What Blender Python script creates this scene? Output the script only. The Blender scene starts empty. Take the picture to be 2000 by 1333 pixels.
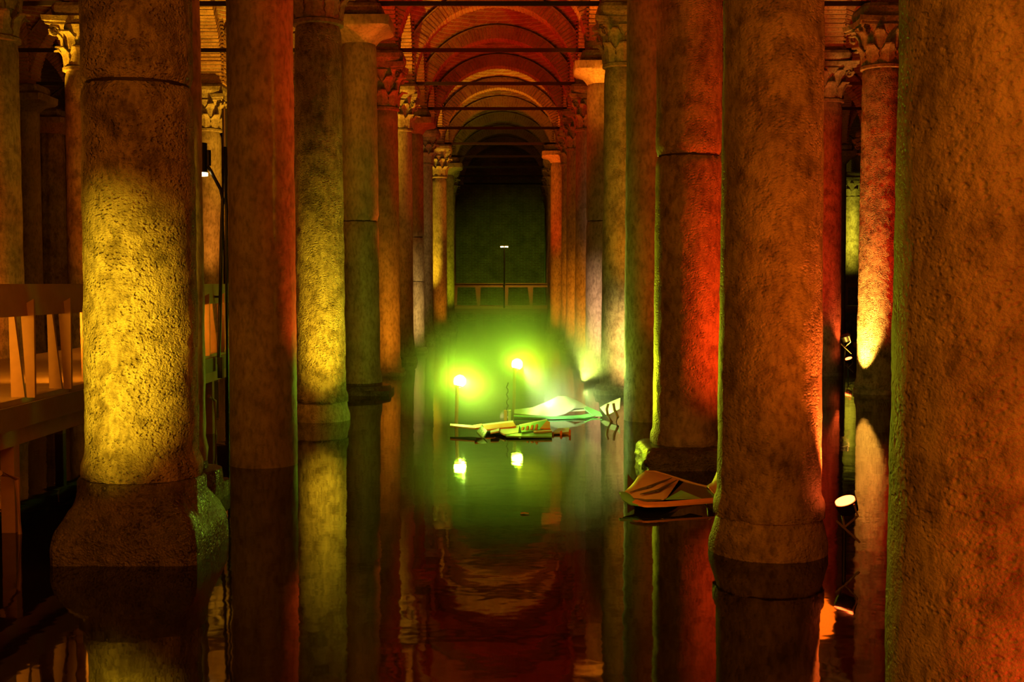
import bpy, math, random
from mathutils import Vector, Matrix, noise
random.seed(7)
PI = math.pi
sc = bpy.context.scene
C = sc.collection

# ------------------------------------------------------------------ camera
F = 2360.0
TILT = math.atan(111.5 / F)
CAMZ = 2.2
cam_d = bpy.data.cameras.new('camera'); cam = bpy.data.objects.new('camera', cam_d); C.objects.link(cam)
cam.location = (0, 0, CAMZ); cam.rotation_euler = (PI / 2 - TILT, 0, 0)
cam_d.sensor_width = 36; cam_d.lens = F / 2000 * 36; cam_d.clip_start = 0.05; cam_d.clip_end = 200
sc.camera = cam
sc.view_settings.view_transform = 'Standard'; sc.view_settings.look = 'None'
sc.view_settings.gamma = 1.0; sc.view_settings.use_curve_mapping = False
sc.view_settings.exposure = 0.3
sc.cycles.use_denoising = True; sc.cycles.use_adaptive_sampling = True; sc.cycles.adaptive_threshold = .05
sc.cycles.max_bounces = 4; sc.cycles.diffuse_bounces = 2; sc.cycles.glossy_bounces = 3; sc.cycles.caustics_reflective = False; sc.cycles.caustics_refractive = False; sc.cycles.volume_bounces = 0
sc.cycles.sample_clamp_indirect = 3.0
w = bpy.data.worlds.new('world'); sc.world = w; w.use_nodes = True
w.node_tree.nodes['Background'].inputs[0].default_value = (0.02, 0.008, 0.002, 1)
w.node_tree.nodes['Background'].inputs[1].default_value = 0.3

def at(px, py, d):
    """photo pixel at depth d metres ahead -> world point"""
    a = (px - 1000) / F; b = (666.5 - py) / F
    y = math.cos(TILT) + b * math.sin(TILT)
    z = -math.sin(TILT) + b * math.cos(TILT)
    return Vector((a / y * d, d, CAMZ + z / y * d))
def wx(px, d): return (px - 1000) / F * d

# ------------------------------------------------------------------ lights
YEL = (1, .6, .015); AMB = (1, .27, .006); ORG = (1, .12, .003); RED = (1, .014, .002); GRN = (.5, 1, .03); LIM = (.9, 1, .01); CRM = (1, .6, .14)
def spot(pos, target, power, col, size=60, blend=.9, rad=.06):
    d = bpy.data.lights.new('spot_lamp', 'SPOT'); d.energy = power; d.color = col; d.spot_size = math.radians(size)
    d.spot_blend = blend; d.shadow_soft_size = rad
    o = bpy.data.objects.new('spot_lamp', d); C.objects.link(o); o.location = pos
    o.rotation_euler = (Vector(target) - Vector(pos)).to_track_quat('-Z', 'Y').to_euler(); return o
def point(pos, power, col, rad=.15):
    d = bpy.data.lights.new('fill_point', 'POINT'); d.energy = power; d.color = col; d.shadow_soft_size = rad
    o = bpy.data.objects.new('fill_point', d); C.objects.link(o); o.location = pos; return o
def area(pos, target, power, col, sx=2, sy=2):
    d = bpy.data.lights.new('fill_area', 'AREA'); d.energy = power; d.color = col; d.shape = 'RECTANGLE'; d.size = sx; d.size_y = sy
    o = bpy.data.objects.new('fill_area', d); C.objects.link(o); o.location = pos
    o.rotation_euler = (Vector(target) - Vector(pos)).to_track_quat('-Z', 'Y').to_euler(); return o

# dim warm fill added behind the camera
area((-1.5, -2.6, 5.2), (-.5, 14, 3.5), 390, (1, .25, .006), 6, 3)
area((3.5, -2.4, 2.2), (3, 12, 3.0), 110, (1, .12, .006), 3, 2)
# --- left row
spot((-4.3, 4.4, .35), (-3.14, 9.5, 1.75), 4000, YEL, 27, 1.0).scale = (.52, 1, 1)           # pitted column, front left
spot((-1.45, 15.5, .3), (-2.75, 14.7, 4.0), 600, (1, .07, .006), 75, 1)   # red right side of second column
spot((-1.95, 17.3, .25), (-3.12, 19.4, 1.9), 800, YEL, 64, 1.0).scale = (.6, 1, 1)            # yellow third column
spot((-1.5, 25.2, .3), (-2.7, 24.3, 7.0), 1300, (1, .12, .006), 44, 1)   # bell capital right rim
spot((-1.6, 26.4, .25), (-3.05, 29.1, 1.8), 420, AMB, 66, 1)
spot((-2.1, 36.0, .25), (-3.1, 38.7, 1.7), 420, CRM, 60, 1)
spot((-4.0, 47.2, .3), (-2.95, 48.3, 7.3), 2200, YEL, 50, .8)
spot((-2.2, 46.4, .25), (-2.8, 48.3, 2.5), 160, AMB, 80, 1)
spot((-1.9, 51.2, .25), (-2.8, 53.1, 4.0), 300, LIM, 70, 1)
# --- right row
spot((2.45, 3.75, .1), (2.1, 4.6, .65), 50, (1, .012, .006), 80, 1)       # red foot of the nearest column
spot((3.6, 1.2, 1.0), (2.5, 4.9, 1.8), 150, (1, .05, .004), 80, 1)
spot((4.5, 13.4, .35), (2.6, 14.5, 2.6), 900, (1, .045, .003), 84, 1)   # red half of cracked column
spot((.6, 17.3, .4), (1.70, 14.75, 1.9), 700, LIM, 60, 1, .03)         # lime rim on the cracked column
spot((1.25, 21.2, .5), (1.82, 19.6, 1.9), 1000, (.8, 1, .12), 70, 1, .03) # lime rim on the next column
spot((2.75, 21.9, .2), (2.2, 24.2, 1.1), 900, CRM, 50, 1).scale = (.55, 1, 1)
spot((1.3, 26.4, .25), (2.1, 29.0, 1.5), 700, (1, .52, .25), 50, 1).scale = (.5, 1, 1)
spot((4.3, 27.6, .3), (2.35, 29.1, 7.5), 3600, AMB, 16, 1)
spot((1.0, 31.5, .25), (2.1, 33.9, 1.7), 450, AMB, 60, 1)
spot((1.0, 36.5, .25), (2.0, 38.7, 1.7), 450, AMB, 60, 1)
spot((.8, 45.6, .25), (1.8, 48.3, 7.2), 1500, RED, 40, 1)
spot((1.0, 41.5, .25), (2.0, 43.5, 2.0), 350, AMB, 66, 1)
spot((.9, 46.0, .25), (1.9, 48.3, 2.0), 350, AMB, 70, 1)
spot((3.0, 21.3, .25), (2.25, 24.2, 4.2), 700, AMB, 46, 1).scale = (.5, 1, 1)
spot((3.4, 17.2, .3), (2.35, 19.4, 3.2), 200, ORG, 60, 1)
spot((4.0, 6.9, .3), (2.35, 9.7, 2.9), 420, (1, .14, .004), 60, 1)
spot((.5, 26.6, .3), (1.85, 29.0, 8.2), 3200, (1, .3, .01), 15, 1)
spot((-1.3, 21.3, .3), (-2.8, 24.1, 7.0), 500, ORG, 22, 1)
# --- vault uplights in the central aisle
for y, c, p in ((13.6, RED, 1900), (24.2, RED, 2200), (27.5, RED, 1900), (32, RED, 1700), (37, RED, 1300), (42, (1, .03, .002), 800), (45.5, (1, .22, .006), 2200), (51, (1, .5, .04), 60)):
    spot((-1.0, y, .35), (-.3, y + 3.8, 10.2), p, c, 62, 1)
# --- side aisles
for x, y, c, p in ((-7.5, 22.5, ORG, 300), (-5.7, 31.0, (1, .45, .015), 6000), (-5.6, 41, AMB, 500), (-11, 27, ORG, 200), (-11, 36, RED, 200), (-5.6, 52, YEL, 500),
                (4.8, 17, ORG, 300), (4.8, 22, ORG, 1000), (4.9, 31, AMB, 1100), (4.9, 41, ORG, 400), (10.2, 31, (1, .07, .003), 1400), (10.2, 40, ORG, 700), (10.5, 52, YEL, 600)):
    spot((x, y, .3), (x, y + 2.0, 9), p, c, 72, 1)
spot((-10.2, 23.6, 4.4), (-8.85, 24.2, 7.2), 1700, (1, .42, .01), 26, .5)
spot((-9.6, 17.2, .3), (-8.5, 19.3, 3.0), 600, ORG, 80, 1)
spot((-7.6, 31.6, 1.5), (-8.4, 33.8, 5.2), 600, (1, .3, .02), 70, 1)
spot((15.4, 56.9, 4.0), (16.8, 60.4, 5.0), 900, (1, .88, .04), 80, 1)
spot((5.6, 20.6, .3), (7.4, 24.3, 3.6), 1500, (1, .012, .002), 60, 1)       # deep red column
spot((6.3, 26.0, .3), (7.6, 29.1, 3.6), 500, (1, .008, .002), 60, 1)
# unseen spots added beside the green bulbs and around the sculptures
spot((-.79, 18.78, .69), (1.9, 12, .6), 260, LIM, 40, .8, .02)
spot((.12, 20.66, .84), (2.0, 13, 1.4), 420, LIM, 40, .8, .02)
spot((.17, 20.78, .80), (1.0, 20.3, .1), 1100, (.7, 1, .25), 95, 1, .03)
spot((1.15, 19.3, .5), (1.55, 19.9, .1), 120, (.7, 1, .2), 80, 1, .05)  # added close spot for the curled sheet and the outline tube
spot((.5, 9.6, 1.1), (1.45, 12.1, .15), 70, (1, .4, .03), 40, 1, .05)  # added amber spot to brighten the leaf sculpture
spot((-.76, 18.77, .69), (.2, 17.5, .0), 110, (.6, 1, .1), 120, 1, .02)
spot((-.9, 15.9, .9), (.1, 17.8, .1), 55, (1, .3, .01), 60, 1, .03)  # amber spot added so the plank edges read orange
spot((.55, 18.9, .30), (.95, 20.3, .25), 150, (.8, 1, .45), 60, 1, .02)  # low front fill added to whiten the swooping sheet
# hall end
spot((.1, 53.6, 4.6), (.1, 55.6, 1.4), 260, (1, .5, .03), 110, 1)
spot((-.8, 57.5, .3), (.2, 72, 1.6), 1500, (.35, .7, .02), 50, 1)
for y in (12, 20, 28, 37, 47):
    point((-5.5, y, 3.4), 30, AMB, .4); point((5.0, y, 3.4), 30, ORG, .4)  # ambient fill points added along both side aisles
# glow from under the walkway handrail onto the deck
for y in (7.6, 9.2, 12, 15.6, 20): spot((-4.62, y, 1.9), (-5.1, y + 1.6, 1.2), 90, (1, .33, .01), 120, 1, .1)

# ------------------------------------------------------------------ materials
def nodes(name):
    m = bpy.data.materials.new(name); m.use_nodes = True
    nt = m.node_tree; return m, nt, nt.nodes['Principled BSDF']
def stone(name, c1, c2, pit=1.0, rough=.55, scale=1.0, streak=True):
    m, nt, b = nodes(name); N = nt.nodes; L = nt.links
    tc = N.new('ShaderNodeTexCoord'); mp = N.new('ShaderNodeMapping'); mp.inputs['Scale'].default_value = (1, 1, .45 if streak else 1)
    L.new(tc.outputs['Object'], mp.inputs['Vector'])
    mp2 = N.new('ShaderNodeMapping'); mp2.inputs['Scale'].default_value = (1, 1, 1.25); L.new(tc.outputs['Object'], mp2.inputs['Vector'])
    n1 = N.new('ShaderNodeTexNoise'); n1.inputs['Scale'].default_value = 2.2 * scale; n1.inputs['Detail'].default_value = 8; n1.inputs['Roughness'].default_value = .62
    n2 = N.new('ShaderNodeTexNoise'); n2.inputs['Scale'].default_value = 22 * scale; n2.inputs['Detail'].default_value = 6
    L.new(mp.outputs[0], n1.inputs['Vector']); L.new(mp.outputs[0], n2.inputs['Vector'])
    mix = N.new('ShaderNodeMix'); mix.data_type = 'RGBA'; mix.inputs['A'].default_value = (*c1, 1); mix.inputs['B'].default_value = (*c2, 1)
    r = N.new('ShaderNodeValToRGB'); r.color_ramp.elements[0].position = .35; r.color_ramp.elements[1].position = .65
    L.new(n1.outputs['Fac'], r.inputs[0]); L.new(r.outputs[0], mix.inputs['Factor'])
    mx2 = N.new('ShaderNodeMix'); mx2.data_type = 'RGBA'; mx2.blend_type = 'MULTIPLY'; mx2.inputs['Factor'].default_value = .75
    r2 = N.new('ShaderNodeValToRGB'); r2.color_ramp.elements[0].position = .3; r2.color_ramp.elements[1].position = .55
    r2.color_ramp.elements[0].color = (.35, .33, .3, 1)
    L.new(n2.outputs['Fac'], r2.inputs[0]); L.new(mix.outputs['Result'], mx2.inputs['A']); L.new(r2.outputs[0], mx2.inputs['B'])
    n5 = N.new('ShaderNodeTexNoise'); n5.inputs['Scale'].default_value = 3.4 * scale; n5.inputs['Detail'].default_value = 7; n5.inputs['Roughness'].default_value = .7; L.new(tc.outputs['Object'], n5.inputs['Vector'])
    r5 = N.new('ShaderNodeValToRGB'); r5.color_ramp.elements[0].position = .38; r5.color_ramp.elements[1].position = .54; r5.color_ramp.elements[0].color = (.42, .38, .32, 1)
    L.new(n5.outputs['Fac'], r5.inputs[0])
    mx5 = N.new('ShaderNodeMix'); mx5.data_type = 'RGBA'; mx5.blend_type = 'MULTIPLY'; mx5.inputs['Factor'].default_value = min(1, .7 * pit + .15)
    L.new(mx2.outputs['Result'], mx5.inputs['A']); L.new(r5.outputs[0], mx5.inputs['B'])
    L.new(mx5.outputs['Result'], b.inputs['Base Color'])
    v = N.new('ShaderNodeTexVoronoi'); v.inputs['Scale'].default_value = 30 * scale; v.feature = 'SMOOTH_F1'
    L.new(mp2.outputs[0], v.inputs['Vector'])
    n3 = N.new('ShaderNodeTexNoise'); n3.inputs['Scale'].default_value = 60 * scale; n3.inputs['Detail'].default_value = 4
    L.new(mp2.outputs[0], n3.inputs['Vector'])
    pr = N.new('ShaderNodeMapRange'); pr.interpolation_type = 'SMOOTHSTEP'; pr.inputs['From Min'].default_value = .05; pr.inputs['From Max'].default_value = .42
    n4 = N.new('ShaderNodeTexNoise'); n4.inputs['Scale'].default_value = 5 * scale; n4.inputs['Detail'].default_value = 3; L.new(mp2.outputs[0], n4.inputs['Vector'])
    m4 = N.new('ShaderNodeMapRange'); m4.inputs['From Min'].default_value = .40; m4.inputs['From Max'].default_value = .58; m4.inputs['To Min'].default_value = 1; m4.inputs['To Max'].default_value = 0; L.new(n4.outputs['Fac'], m4.inputs['Value'])
    L.new(v.outputs['Distance'], pr.inputs['Value'])
    mxx = N.new('ShaderNodeMath'); mxx.operation = 'MAXIMUM'; L.new(pr.outputs[0], mxx.inputs[0]); L.new(m4.outputs[0], mxx.inputs[1])
    ad = N.new('ShaderNodeMath'); ad.operation = 'ADD'; L.new(mxx.outputs[0], ad.inputs[0]); 
    ml = N.new('ShaderNodeMath'); ml.operation = 'MULTIPLY'; ml.inputs[1].default_value = 1.0; L.new(n3.outputs['Fac'], ml.inputs[0]); L.new(ml.outputs[0], ad.inputs[1])
    bp = N.new('ShaderNodeBump'); bp.inputs['Strength'].default_value = min(1, .55 * pit); bp.inputs['Distance'].default_value = .02 * pit
    L.new(ad.outputs[0], bp.inputs['Height']); L.new(bp.outputs[0], b.inputs['Normal'])
    b.inputs['Roughness'].default_value = rough
    return m
def plain(name, col, rough=.5, metal=0.0, bump=0.0, emit=None, strength=0):
    m, nt, b = nodes(name); N = nt.nodes; L = nt.links
    tc = N.new('ShaderNodeTexCoord'); n = N.new('ShaderNodeTexNoise'); n.inputs['Scale'].default_value = 9; n.inputs['Detail'].default_value = 5
    L.new(tc.outputs['Object'], n.inputs['Vector'])
    mix = N.new('ShaderNodeMix'); mix.data_type = 'RGBA'; mix.inputs['A'].default_value = (*[c * .75 for c in col], 1); mix.inputs['B'].default_value = (*[min(1, c * 1.15) for c in col], 1)
    L.new(n.outputs['Fac'], mix.inputs['Factor']); L.new(mix.outputs['Result'], b.inputs['Base Color'])
    b.inputs['Roughness'].default_value = rough; b.inputs['Metallic'].default_value = metal
    if bump:
        bp = N.new('ShaderNodeBump'); bp.inputs['Strength'].default_value = bump; bp.inputs['Distance'].default_value = .01
        L.new(n.outputs['Fac'], bp.inputs['Height']); L.new(bp.outputs[0], b.inputs['Normal'])
    if emit:
        b.inputs['Emission Color'].default_value = (*emit, 1); b.inputs['Emission Strength'].default_value = strength
    return m
M = {}
M['marble'] = stone('pitted_marble', (.42, .37, .30), (.25, .21, .17), 1.0)
M['rough'] = stone('deeply_pitted_marble', (.50, .45, .36), (.30, .26, .20), 1.7, .6)
M['smooth'] = stone('worn_marble', (.40, .35, .29), (.26, .22, .18), .5, .5)
M['capital'] = stone('carved_marble', (.42, .37, .30), (.22, .19, .15), .8, .6, 1, False)
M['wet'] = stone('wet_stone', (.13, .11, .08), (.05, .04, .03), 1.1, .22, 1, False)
M['pale'] = stone('pale_brick', (.46, .28, .17), (.32, .17, .10), .6, .8, 1.2, False)
M['iron'] = plain('rusty_iron', (.03, .02, .015), .7, .3, .2)
M['black'] = plain('black_metal', (.02, .02, .02), .35, .6)
M['wood'] = plain('painted_handrail', (.42, .26, .18), .5, 0, .1)
M['deck'] = plain('deck_panel', (.42, .30, .20), .45, 0, .15)
M['concrete'] = plain('walkway_concrete', (.25, .2, .15), .7, 0, .3)
M['steel'] = plain('galvanised_steel', (.45, .40, .34), .35, .7)
M['sheet'] = plain('pale_sculpture_skin', (.75, .75, .7), .4, 0, .1)
M['leafskin'] = plain('ochre_sculpture_skin', (.62, .40, .22), .5, 0, .15)
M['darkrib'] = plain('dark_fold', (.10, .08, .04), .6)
M['green'] = plain('green_panel', (.16, .55, .22), .4)
M['orange'] = plain('orange_panel', (.8, .30, .06), .5)  # sleeve colour; also holds the orange light on posts and plank ends
M['lens_red'] = plain('red_lens', (.8, .1, .05), .3, 0, 0, (1, .10, .015), 20)
M['lens_amber'] = plain('amber_lens', (.8, .4, .1), .3, 0, 0, (1, .5, .12), 12)
M['lens_warm'] = plain('warm_lens', (.9, .8, .5), .3, 0, 0, (1, .72, .25), 9)
M['bulb_green'] = plain('green_bulb', (.8, 1, .6), .3, 0, 0, (.5, 1, .03), 210)
M['led'] = plain('amber_led_strip', (.9, .7, .4), .3, 0, 0, (1, .36, .03), 2)

def brickmat(name, c1, c2, mortar, sx=3.2, courses=10.0):
    m, nt, b = nodes(name); N = nt.nodes; L = nt.links
    g = N.new('ShaderNodeNewGeometry'); sp = N.new('ShaderNodeSeparateXYZ'); L.new(g.outputs['Position'], sp.inputs[0])
    ad = N.new('ShaderNodeMath'); L.new(sp.outputs['X'], ad.inputs[0]); L.new(sp.outputs['Y'], ad.inputs[1])
    cb = N.new('ShaderNodeCombineXYZ'); L.new(ad.outputs[0], cb.inputs['X']); L.new(sp.outputs['Z'], cb.inputs['Y'])
    nz = N.new('ShaderNodeTexNoise'); nz.inputs['Scale'].default_value = 3; L.new(g.outputs['Position'], nz.inputs['Vector'])
    vm = N.new('ShaderNodeVectorMath'); vm.operation = 'MULTIPLY_ADD'; vm.inputs[1].default_value = (.06, .06, .06)
    L.new(nz.outputs['Color'], vm.inputs[0]); L.new(cb.outputs[0], vm.inputs[2])
    br = N.new('ShaderNodeTexBrick'); L.new(vm.outputs[0], br.inputs['Vector'])
    br.inputs['Color1'].default_value = (*c1, 1); br.inputs['Color2'].default_value = (*c2, 1); br.inputs['Mortar'].default_value = (*mortar, 1)
    br.inputs['Scale'].default_value = 1; br.inputs['Brick Width'].default_value = .36; br.inputs['Row Height'].default_value = .1; br.inputs['Mortar Size'].default_value = .022; br.inputs['Mortar Smooth'].default_value = .4
    mx = N.new('ShaderNodeMix'); mx.data_type = 'RGBA'; mx.blend_type = 'MULTIPLY'; mx.inputs['Factor'].default_value = .7
    n2 = N.new('ShaderNodeTexNoise'); n2.inputs['Scale'].default_value = 1.3; n2.inputs['Detail'].default_value = 9; n2.inputs['Roughness'].default_value = .7
    L.new(g.outputs['Position'], n2.inputs['Vector'])
    r = N.new('ShaderNodeValToRGB'); r.color_ramp.elements[0].position = .35; r.color_ramp.elements[0].color = (.3, .28, .25, 1); r.color_ramp.elements[1].position = .62
    L.new(n2.outputs['Fac'], r.inputs[0]); L.new(br.outputs['Color'], mx.inputs['A']); L.new(r.outputs[0], mx.inputs['B'])
    L.new(mx.outputs['Result'], b.inputs['Base Color']); b.inputs['Roughness'].default_value = .85
    h = N.new('ShaderNodeMath'); h.operation = 'SUBTRACT'; L.new(n2.outputs['Fac'], h.inputs[0]); L.new(br.outputs['Fac'], h.inputs[1])
    bp = N.new('ShaderNodeBump'); bp.inputs['Strength'].default_value = .7; bp.inputs['Distance'].default_value = .03
    L.new(h.outputs[0], bp.inputs['Height']); L.new(bp.outputs[0], b.inputs['Normal'])
    return m
M['brick'] = brickmat('vault_brick', (.34, .17, .09), (.26, .12, .07), (.38, .30, .22))
M['mortar'] = plain('lime_mortar', (.36, .28, .20), .9, 0, .5)

# water
m, nt, b = nodes('dark_water'); N = nt.nodes; L = nt.links
b.inputs['Base Color'].default_value = (.010, .007, .003, 1); b.inputs['Roughness'].default_value = .035; b.inputs['IOR'].default_value = 1.42
tc = N.new('ShaderNodeNewGeometry'); n = N.new('ShaderNodeTexNoise'); n.inputs['Scale'].default_value = 1.7; n.inputs['Detail'].default_value = 3
L.new(tc.outputs['Position'], n.inputs['Vector'])
bp = N.new('ShaderNodeBump'); bp.inputs['Strength'].default_value = .045; bp.inputs['Distance'].default_value = .06
L.new(n.outputs['Fac'], bp.inputs['Height']); L.new(bp.outputs[0], b.inputs['Normal'])
M['water'] = m

# ------------------------------------------------------------------ mesh helpers
class MB:
    def __init__(s): s.v = []; s.f = []
    def add(s, v, f):
        o = len(s.v); s.v += [tuple(p) for p in v]; s.f += [tuple(i + o for i in q) for q in f]; return s
    def box(s, c, d, rot=None):
        x, y, z = d[0] / 2, d[1] / 2, d[2] / 2
        vs = [Vector((a, bb, cc)) for a in (-x, x) for bb in (-y, y) for cc in (-z, z)]
        if rot is not None: vs = [rot @ q for q in vs]
        vs = [q + Vector(c) for q in vs]
        return s.add(vs, [(0, 1, 3, 2), (4, 6, 7, 5), (0, 4, 5, 1), (2, 3, 7, 6), (0, 2, 6, 4), (1, 5, 7, 3)])
    def prism(s, poly, y0, y1):
        """polygon in XZ extruded along Y"""
        n = len(poly); vs = [(x, y0, z) for x, z in poly] + [(x, y1, z) for x, z in poly]
        return s.add(vs, [tuple(range(n)), tuple(range(2 * n - 1, n - 1, -1))] + [(i, i + n, (i + 1) % n + n, (i + 1) % n) for i in range(n)])
    def tube(s, pts, r, n=10):
        pts = [Vector(p) for p in pts]; rs = r if isinstance(r, (list, tuple)) else [r] * len(pts); vs = []
        for i, p in enumerate(pts):
            t = (pts[min(i + 1, len(pts) - 1)] - pts[max(i - 1, 0)]).normalized()
            a = t.orthogonal().normalized() if abs(t.z) < .9 else Vector((1, 0, 0))
            a = (a - t * a.dot(t)).normalized(); bb = t.cross(a)
            vs += [p + (a * math.cos(2 * PI * k / n) + bb * math.sin(2 * PI * k / n)) * rs[i] for k in range(n)]
        fs = [(i * n + k, i * n + (k + 1) % n, (i + 1) * n + (k + 1) % n, (i + 1) * n + k) for i in range(len(pts) - 1) for k in range(n)]
        fs += [tuple(range(n - 1, -1, -1)), tuple((len(pts) - 1) * n + k for k in range(n))]
        return s.add(vs, fs)
    def loft(s, secs, n=48, fn=None):
        """secs: (z, half width, squareness 0..1, dx)"""
        vs = []
        for sec in secs:
            z, hw, sq = sec[:3]
            for k in range(n):
                t = 2 * PI * k / n + PI / n; c, d = math.cos(t), math.sin(t)
                q = 1 / max(abs(c), abs(d)); rr = hw * ((1 - sq) + sq * q)
                if fn: rr += fn(t, z, c * rr, d * rr)
                vs.append((c * rr, d * rr, z))
        m_ = len(secs)
        fs = [(i * n + k, i * n + (k + 1) % n, (i + 1) * n + (k + 1) % n, (i + 1) * n + k) for i in range(m_ - 1) for k in range(n)]
        fs += [tuple(range(n - 1, -1, -1)), tuple((m_ - 1) * n + k for k in range(n))]
        return s.add(vs, fs)
    def sheet(s, grid, th=.012):
        """grid[i][j] of points -> thick sheet"""
        a, bb = len(grid), len(grid[0]); top = []
        G = [[Vector(p) for p in row] for row in grid]; nn = []
        for i in range(a):
            for j in range(bb):
                du = G[min(i + 1, a - 1)][j] - G[max(i - 1, 0)][j]; dv = G[i][min(j + 1, bb - 1)] - G[i][max(j - 1, 0)]
                k = du.cross(dv); nn.append(k.normalized() if k.length > 1e-9 else Vector((0, 0, 1)))
        fl = [p for row in G for p in row]
        vs = [p + k * th / 2 for p, k in zip(fl, nn)] + [p - k * th / 2 for p, k in zip(fl, nn)]
        o = a * bb; fs = []
        for i in range(a - 1):
            for j in range(bb - 1):
                q = (i * bb + j, i * bb + j + 1, (i + 1) * bb + j + 1, (i + 1) * bb + j)
                fs += [q, tuple(x + o for x in reversed(q))]
        rim = [i * bb for i in range(a)] + [(a - 1) * bb + j for j in range(1, bb)] + [i * bb + bb - 1 for i in range(a - 2, -1, -1)] + [j for j in range(bb - 2, 0, -1)]
        fs += [(rim[k], rim[(k + 1) % len(rim)], rim[(k + 1) % len(rim)] + o, rim[k] + o) for k in range(len(rim))]
        return s.add(vs, fs)
    def mesh(s, name, mat, smooth=False):
        me = bpy.data.meshes.new(name); me.from_pydata(s.v, [], s.f); me.materials.append(mat)
        import bmesh
        b_ = bmesh.new(); b_.from_mesh(me); bmesh.ops.recalc_face_normals(b_, faces=b_.faces); b_.to_mesh(me); b_.free()
        if smooth:
            me.polygons.foreach_set('use_smooth', [True] * len(me.polygons))
            try: me.set_sharp_from_angle(angle=math.radians(38))
            except Exception: pass
        return me
    def build(s, name, mat, parent=None, smooth=False, kind=None, loc=None):
        o = bpy.data.objects.new(name, s.mesh(name, mat, smooth)); C.objects.link(o)
        if parent is not None: o.parent = parent
        if loc is not None: o.location = loc
        if kind: o['kind'] = kind
        return o
def inst(name, me, parent=None, loc=(0, 0, 0), rz=0, scale=None, kind=None):
    o = bpy.data.objects.new(name, me); C.objects.link(o); o.location = loc; o.rotation_euler = (0, 0, rz)
    if parent is not None: o.parent = parent
    if scale: o.scale = scale
    if kind: o['kind'] = kind
    return o
def thing(name, label, cat, loc=(0, 0, 0), rz=0, group=None):
    o = bpy.data.objects.new(name, None); C.objects.link(o); o.location = loc; o.rotation_euler = (0, 0, rz)
    o.empty_display_size = .2; o['label'] = label; o['category'] = cat; o['kind'] = 'thing'
    if group: o['group'] = group
    return o
def tag(o, label, cat, group=None):
    o['label'] = label; o['category'] = cat; o['kind'] = 'thing'
    if group: o['group'] = group
    return o

# ------------------------------------------------------------------ setting
ROWS = [-13.6, -8.3, -3.05, 2.12, 7.5, 12.9]
XL, XR = -18.9, 18.3
XS = [XL] + ROWS + [XR]
YS = [.3 + 4.8 * k for k in range(15)]          # .3 ... 67.5
YF, YB = -4.5, 72.3
YY = [YF] + YS + [YB]
SPR = 7.72
MB().box(((XL + XR) / 2, (YF + YB) / 2, -.8), (XR - XL + .6, YB - YF + .6, .3)).build('floor', M['wet'], kind='structure')
MB().add([(XL, YF, 0), (XR, YF, 0), (XR, YB, 0), (XL, YB, 0)], [(0, 1, 2, 3)]).build('water', M['water'], kind='structure')
MB().box((XL - .2, (YF + YB) / 2, 5.5), (.4, YB - YF + .8, 13)).build('wall_left', M['brick'], kind='structure')
MB().box((XR + .2, (YF + YB) / 2, 5.5), (.4, YB - YF + .8, 13)).build('wall_right', M['brick'], kind='structure')
MB().box(((XL + XR) / 2, YB + .2, 5.5), (XR - XL, .4, 13)).build('wall_back', M['brick'], kind='structure')
MB().box(((XL + XR) / 2, YF - .2, 5.5), (XR - XL, .4, 13)).build('wall_front', M['brick'], kind='structure')
vb = MB(); n = 12
for i in range(len(XS) - 1):
    for j in range(len(YY) - 1):
        x0, x1, y0, y1 = XS[i], XS[i + 1], YY[j], YY[j + 1]
        hx, hy = (x1 - x0) / 2, (y1 - y0) / 2; R2 = 2.0
        vs = []
        for a in range(n + 1):
            for c in range(n + 1):
                u, v = -1 + 2 * a / n, -1 + 2 * c / n
                u = math.sin(u * PI / 2); v = math.sin(v * PI / 2)
                h = math.sqrt(max(0, R2 - u * u - v * v))
                vs.append(((x0 + x1) / 2 + u * hx, (y0 + y1) / 2 + v * hy, SPR + h * 2.45))
        vb.add(vs, [(a * (n + 1) + c, a * (n + 1) + c + 1, (a + 1) * (n + 1) + c + 1, (a + 1) * (n + 1) + c) for a in range(n) for c in range(n)])
ceil = vb.build('ceiling', M['brick'], kind='structure', smooth=False)

# unit arch: springing to springing 5.15 centre to centre, ring of voussoir bricks on a mortar core
def arch_meshes():
    ri, ro, dp = 2.2, 2.62, .62
    core = MB(); K = 40; vs = []
    for k in range(K + 1):
        t = PI * k / K
        for r, y in ((ri + .012, -dp / 2 + .012), (ro, -dp / 2 + .012), (ro, dp / 2 - .012), (ri + .012, dp / 2 - .012)):
            vs.append((r * math.cos(t), y, r * math.sin(t)))
    core.add(vs, [(k * 4 + a, k * 4 + (a + 1) % 4, (k + 1) * 4 + (a + 1) % 4, (k + 1) * 4 + a) for k in range(K) for a in range(4)])
    br = MB(); Nn = 68; rnd = random.Random(3)
    for k in range(Nn):
        t0 = PI * (k + .16) / Nn; t1 = PI * (k + .84) / Nn; e = rnd.uniform(-.008, .01); r1 = ri + .36 + rnd.uniform(-.02, .02)
        vs = []
        for r in (ri - e, r1):
            for y in (-dp / 2 - e, dp / 2 + e):
                for t in (t0, t1): vs.append((r * math.cos(t), y, r * math.sin(t)))
        br.add(vs, [(0, 1, 3, 2), (4, 6, 7, 5), (0, 4, 5, 1), (2, 3, 7, 6), (0, 2, 6, 4), (1, 5, 7, 3)])
    return core.mesh('arch', M['mortar']), br.mesh('arch_bricks', M['pale'])
AC, AB = arch_meshes()
def arch(cx, cy, span, rz):
    s = (span / 2 - .36) / 2.2
    a = inst('brick_arch', AC, ceil, (cx, cy, SPR), rz, (s, 1, 1.0)); 
    inst('voussoir_bricks', AB, a, kind='stuff')
for j, y in enumerate(YS):
    for i in range(len(XS) - 1): arch((XS[i] + XS[i + 1]) / 2, y, XS[i + 1] - XS[i], 0)
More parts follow.
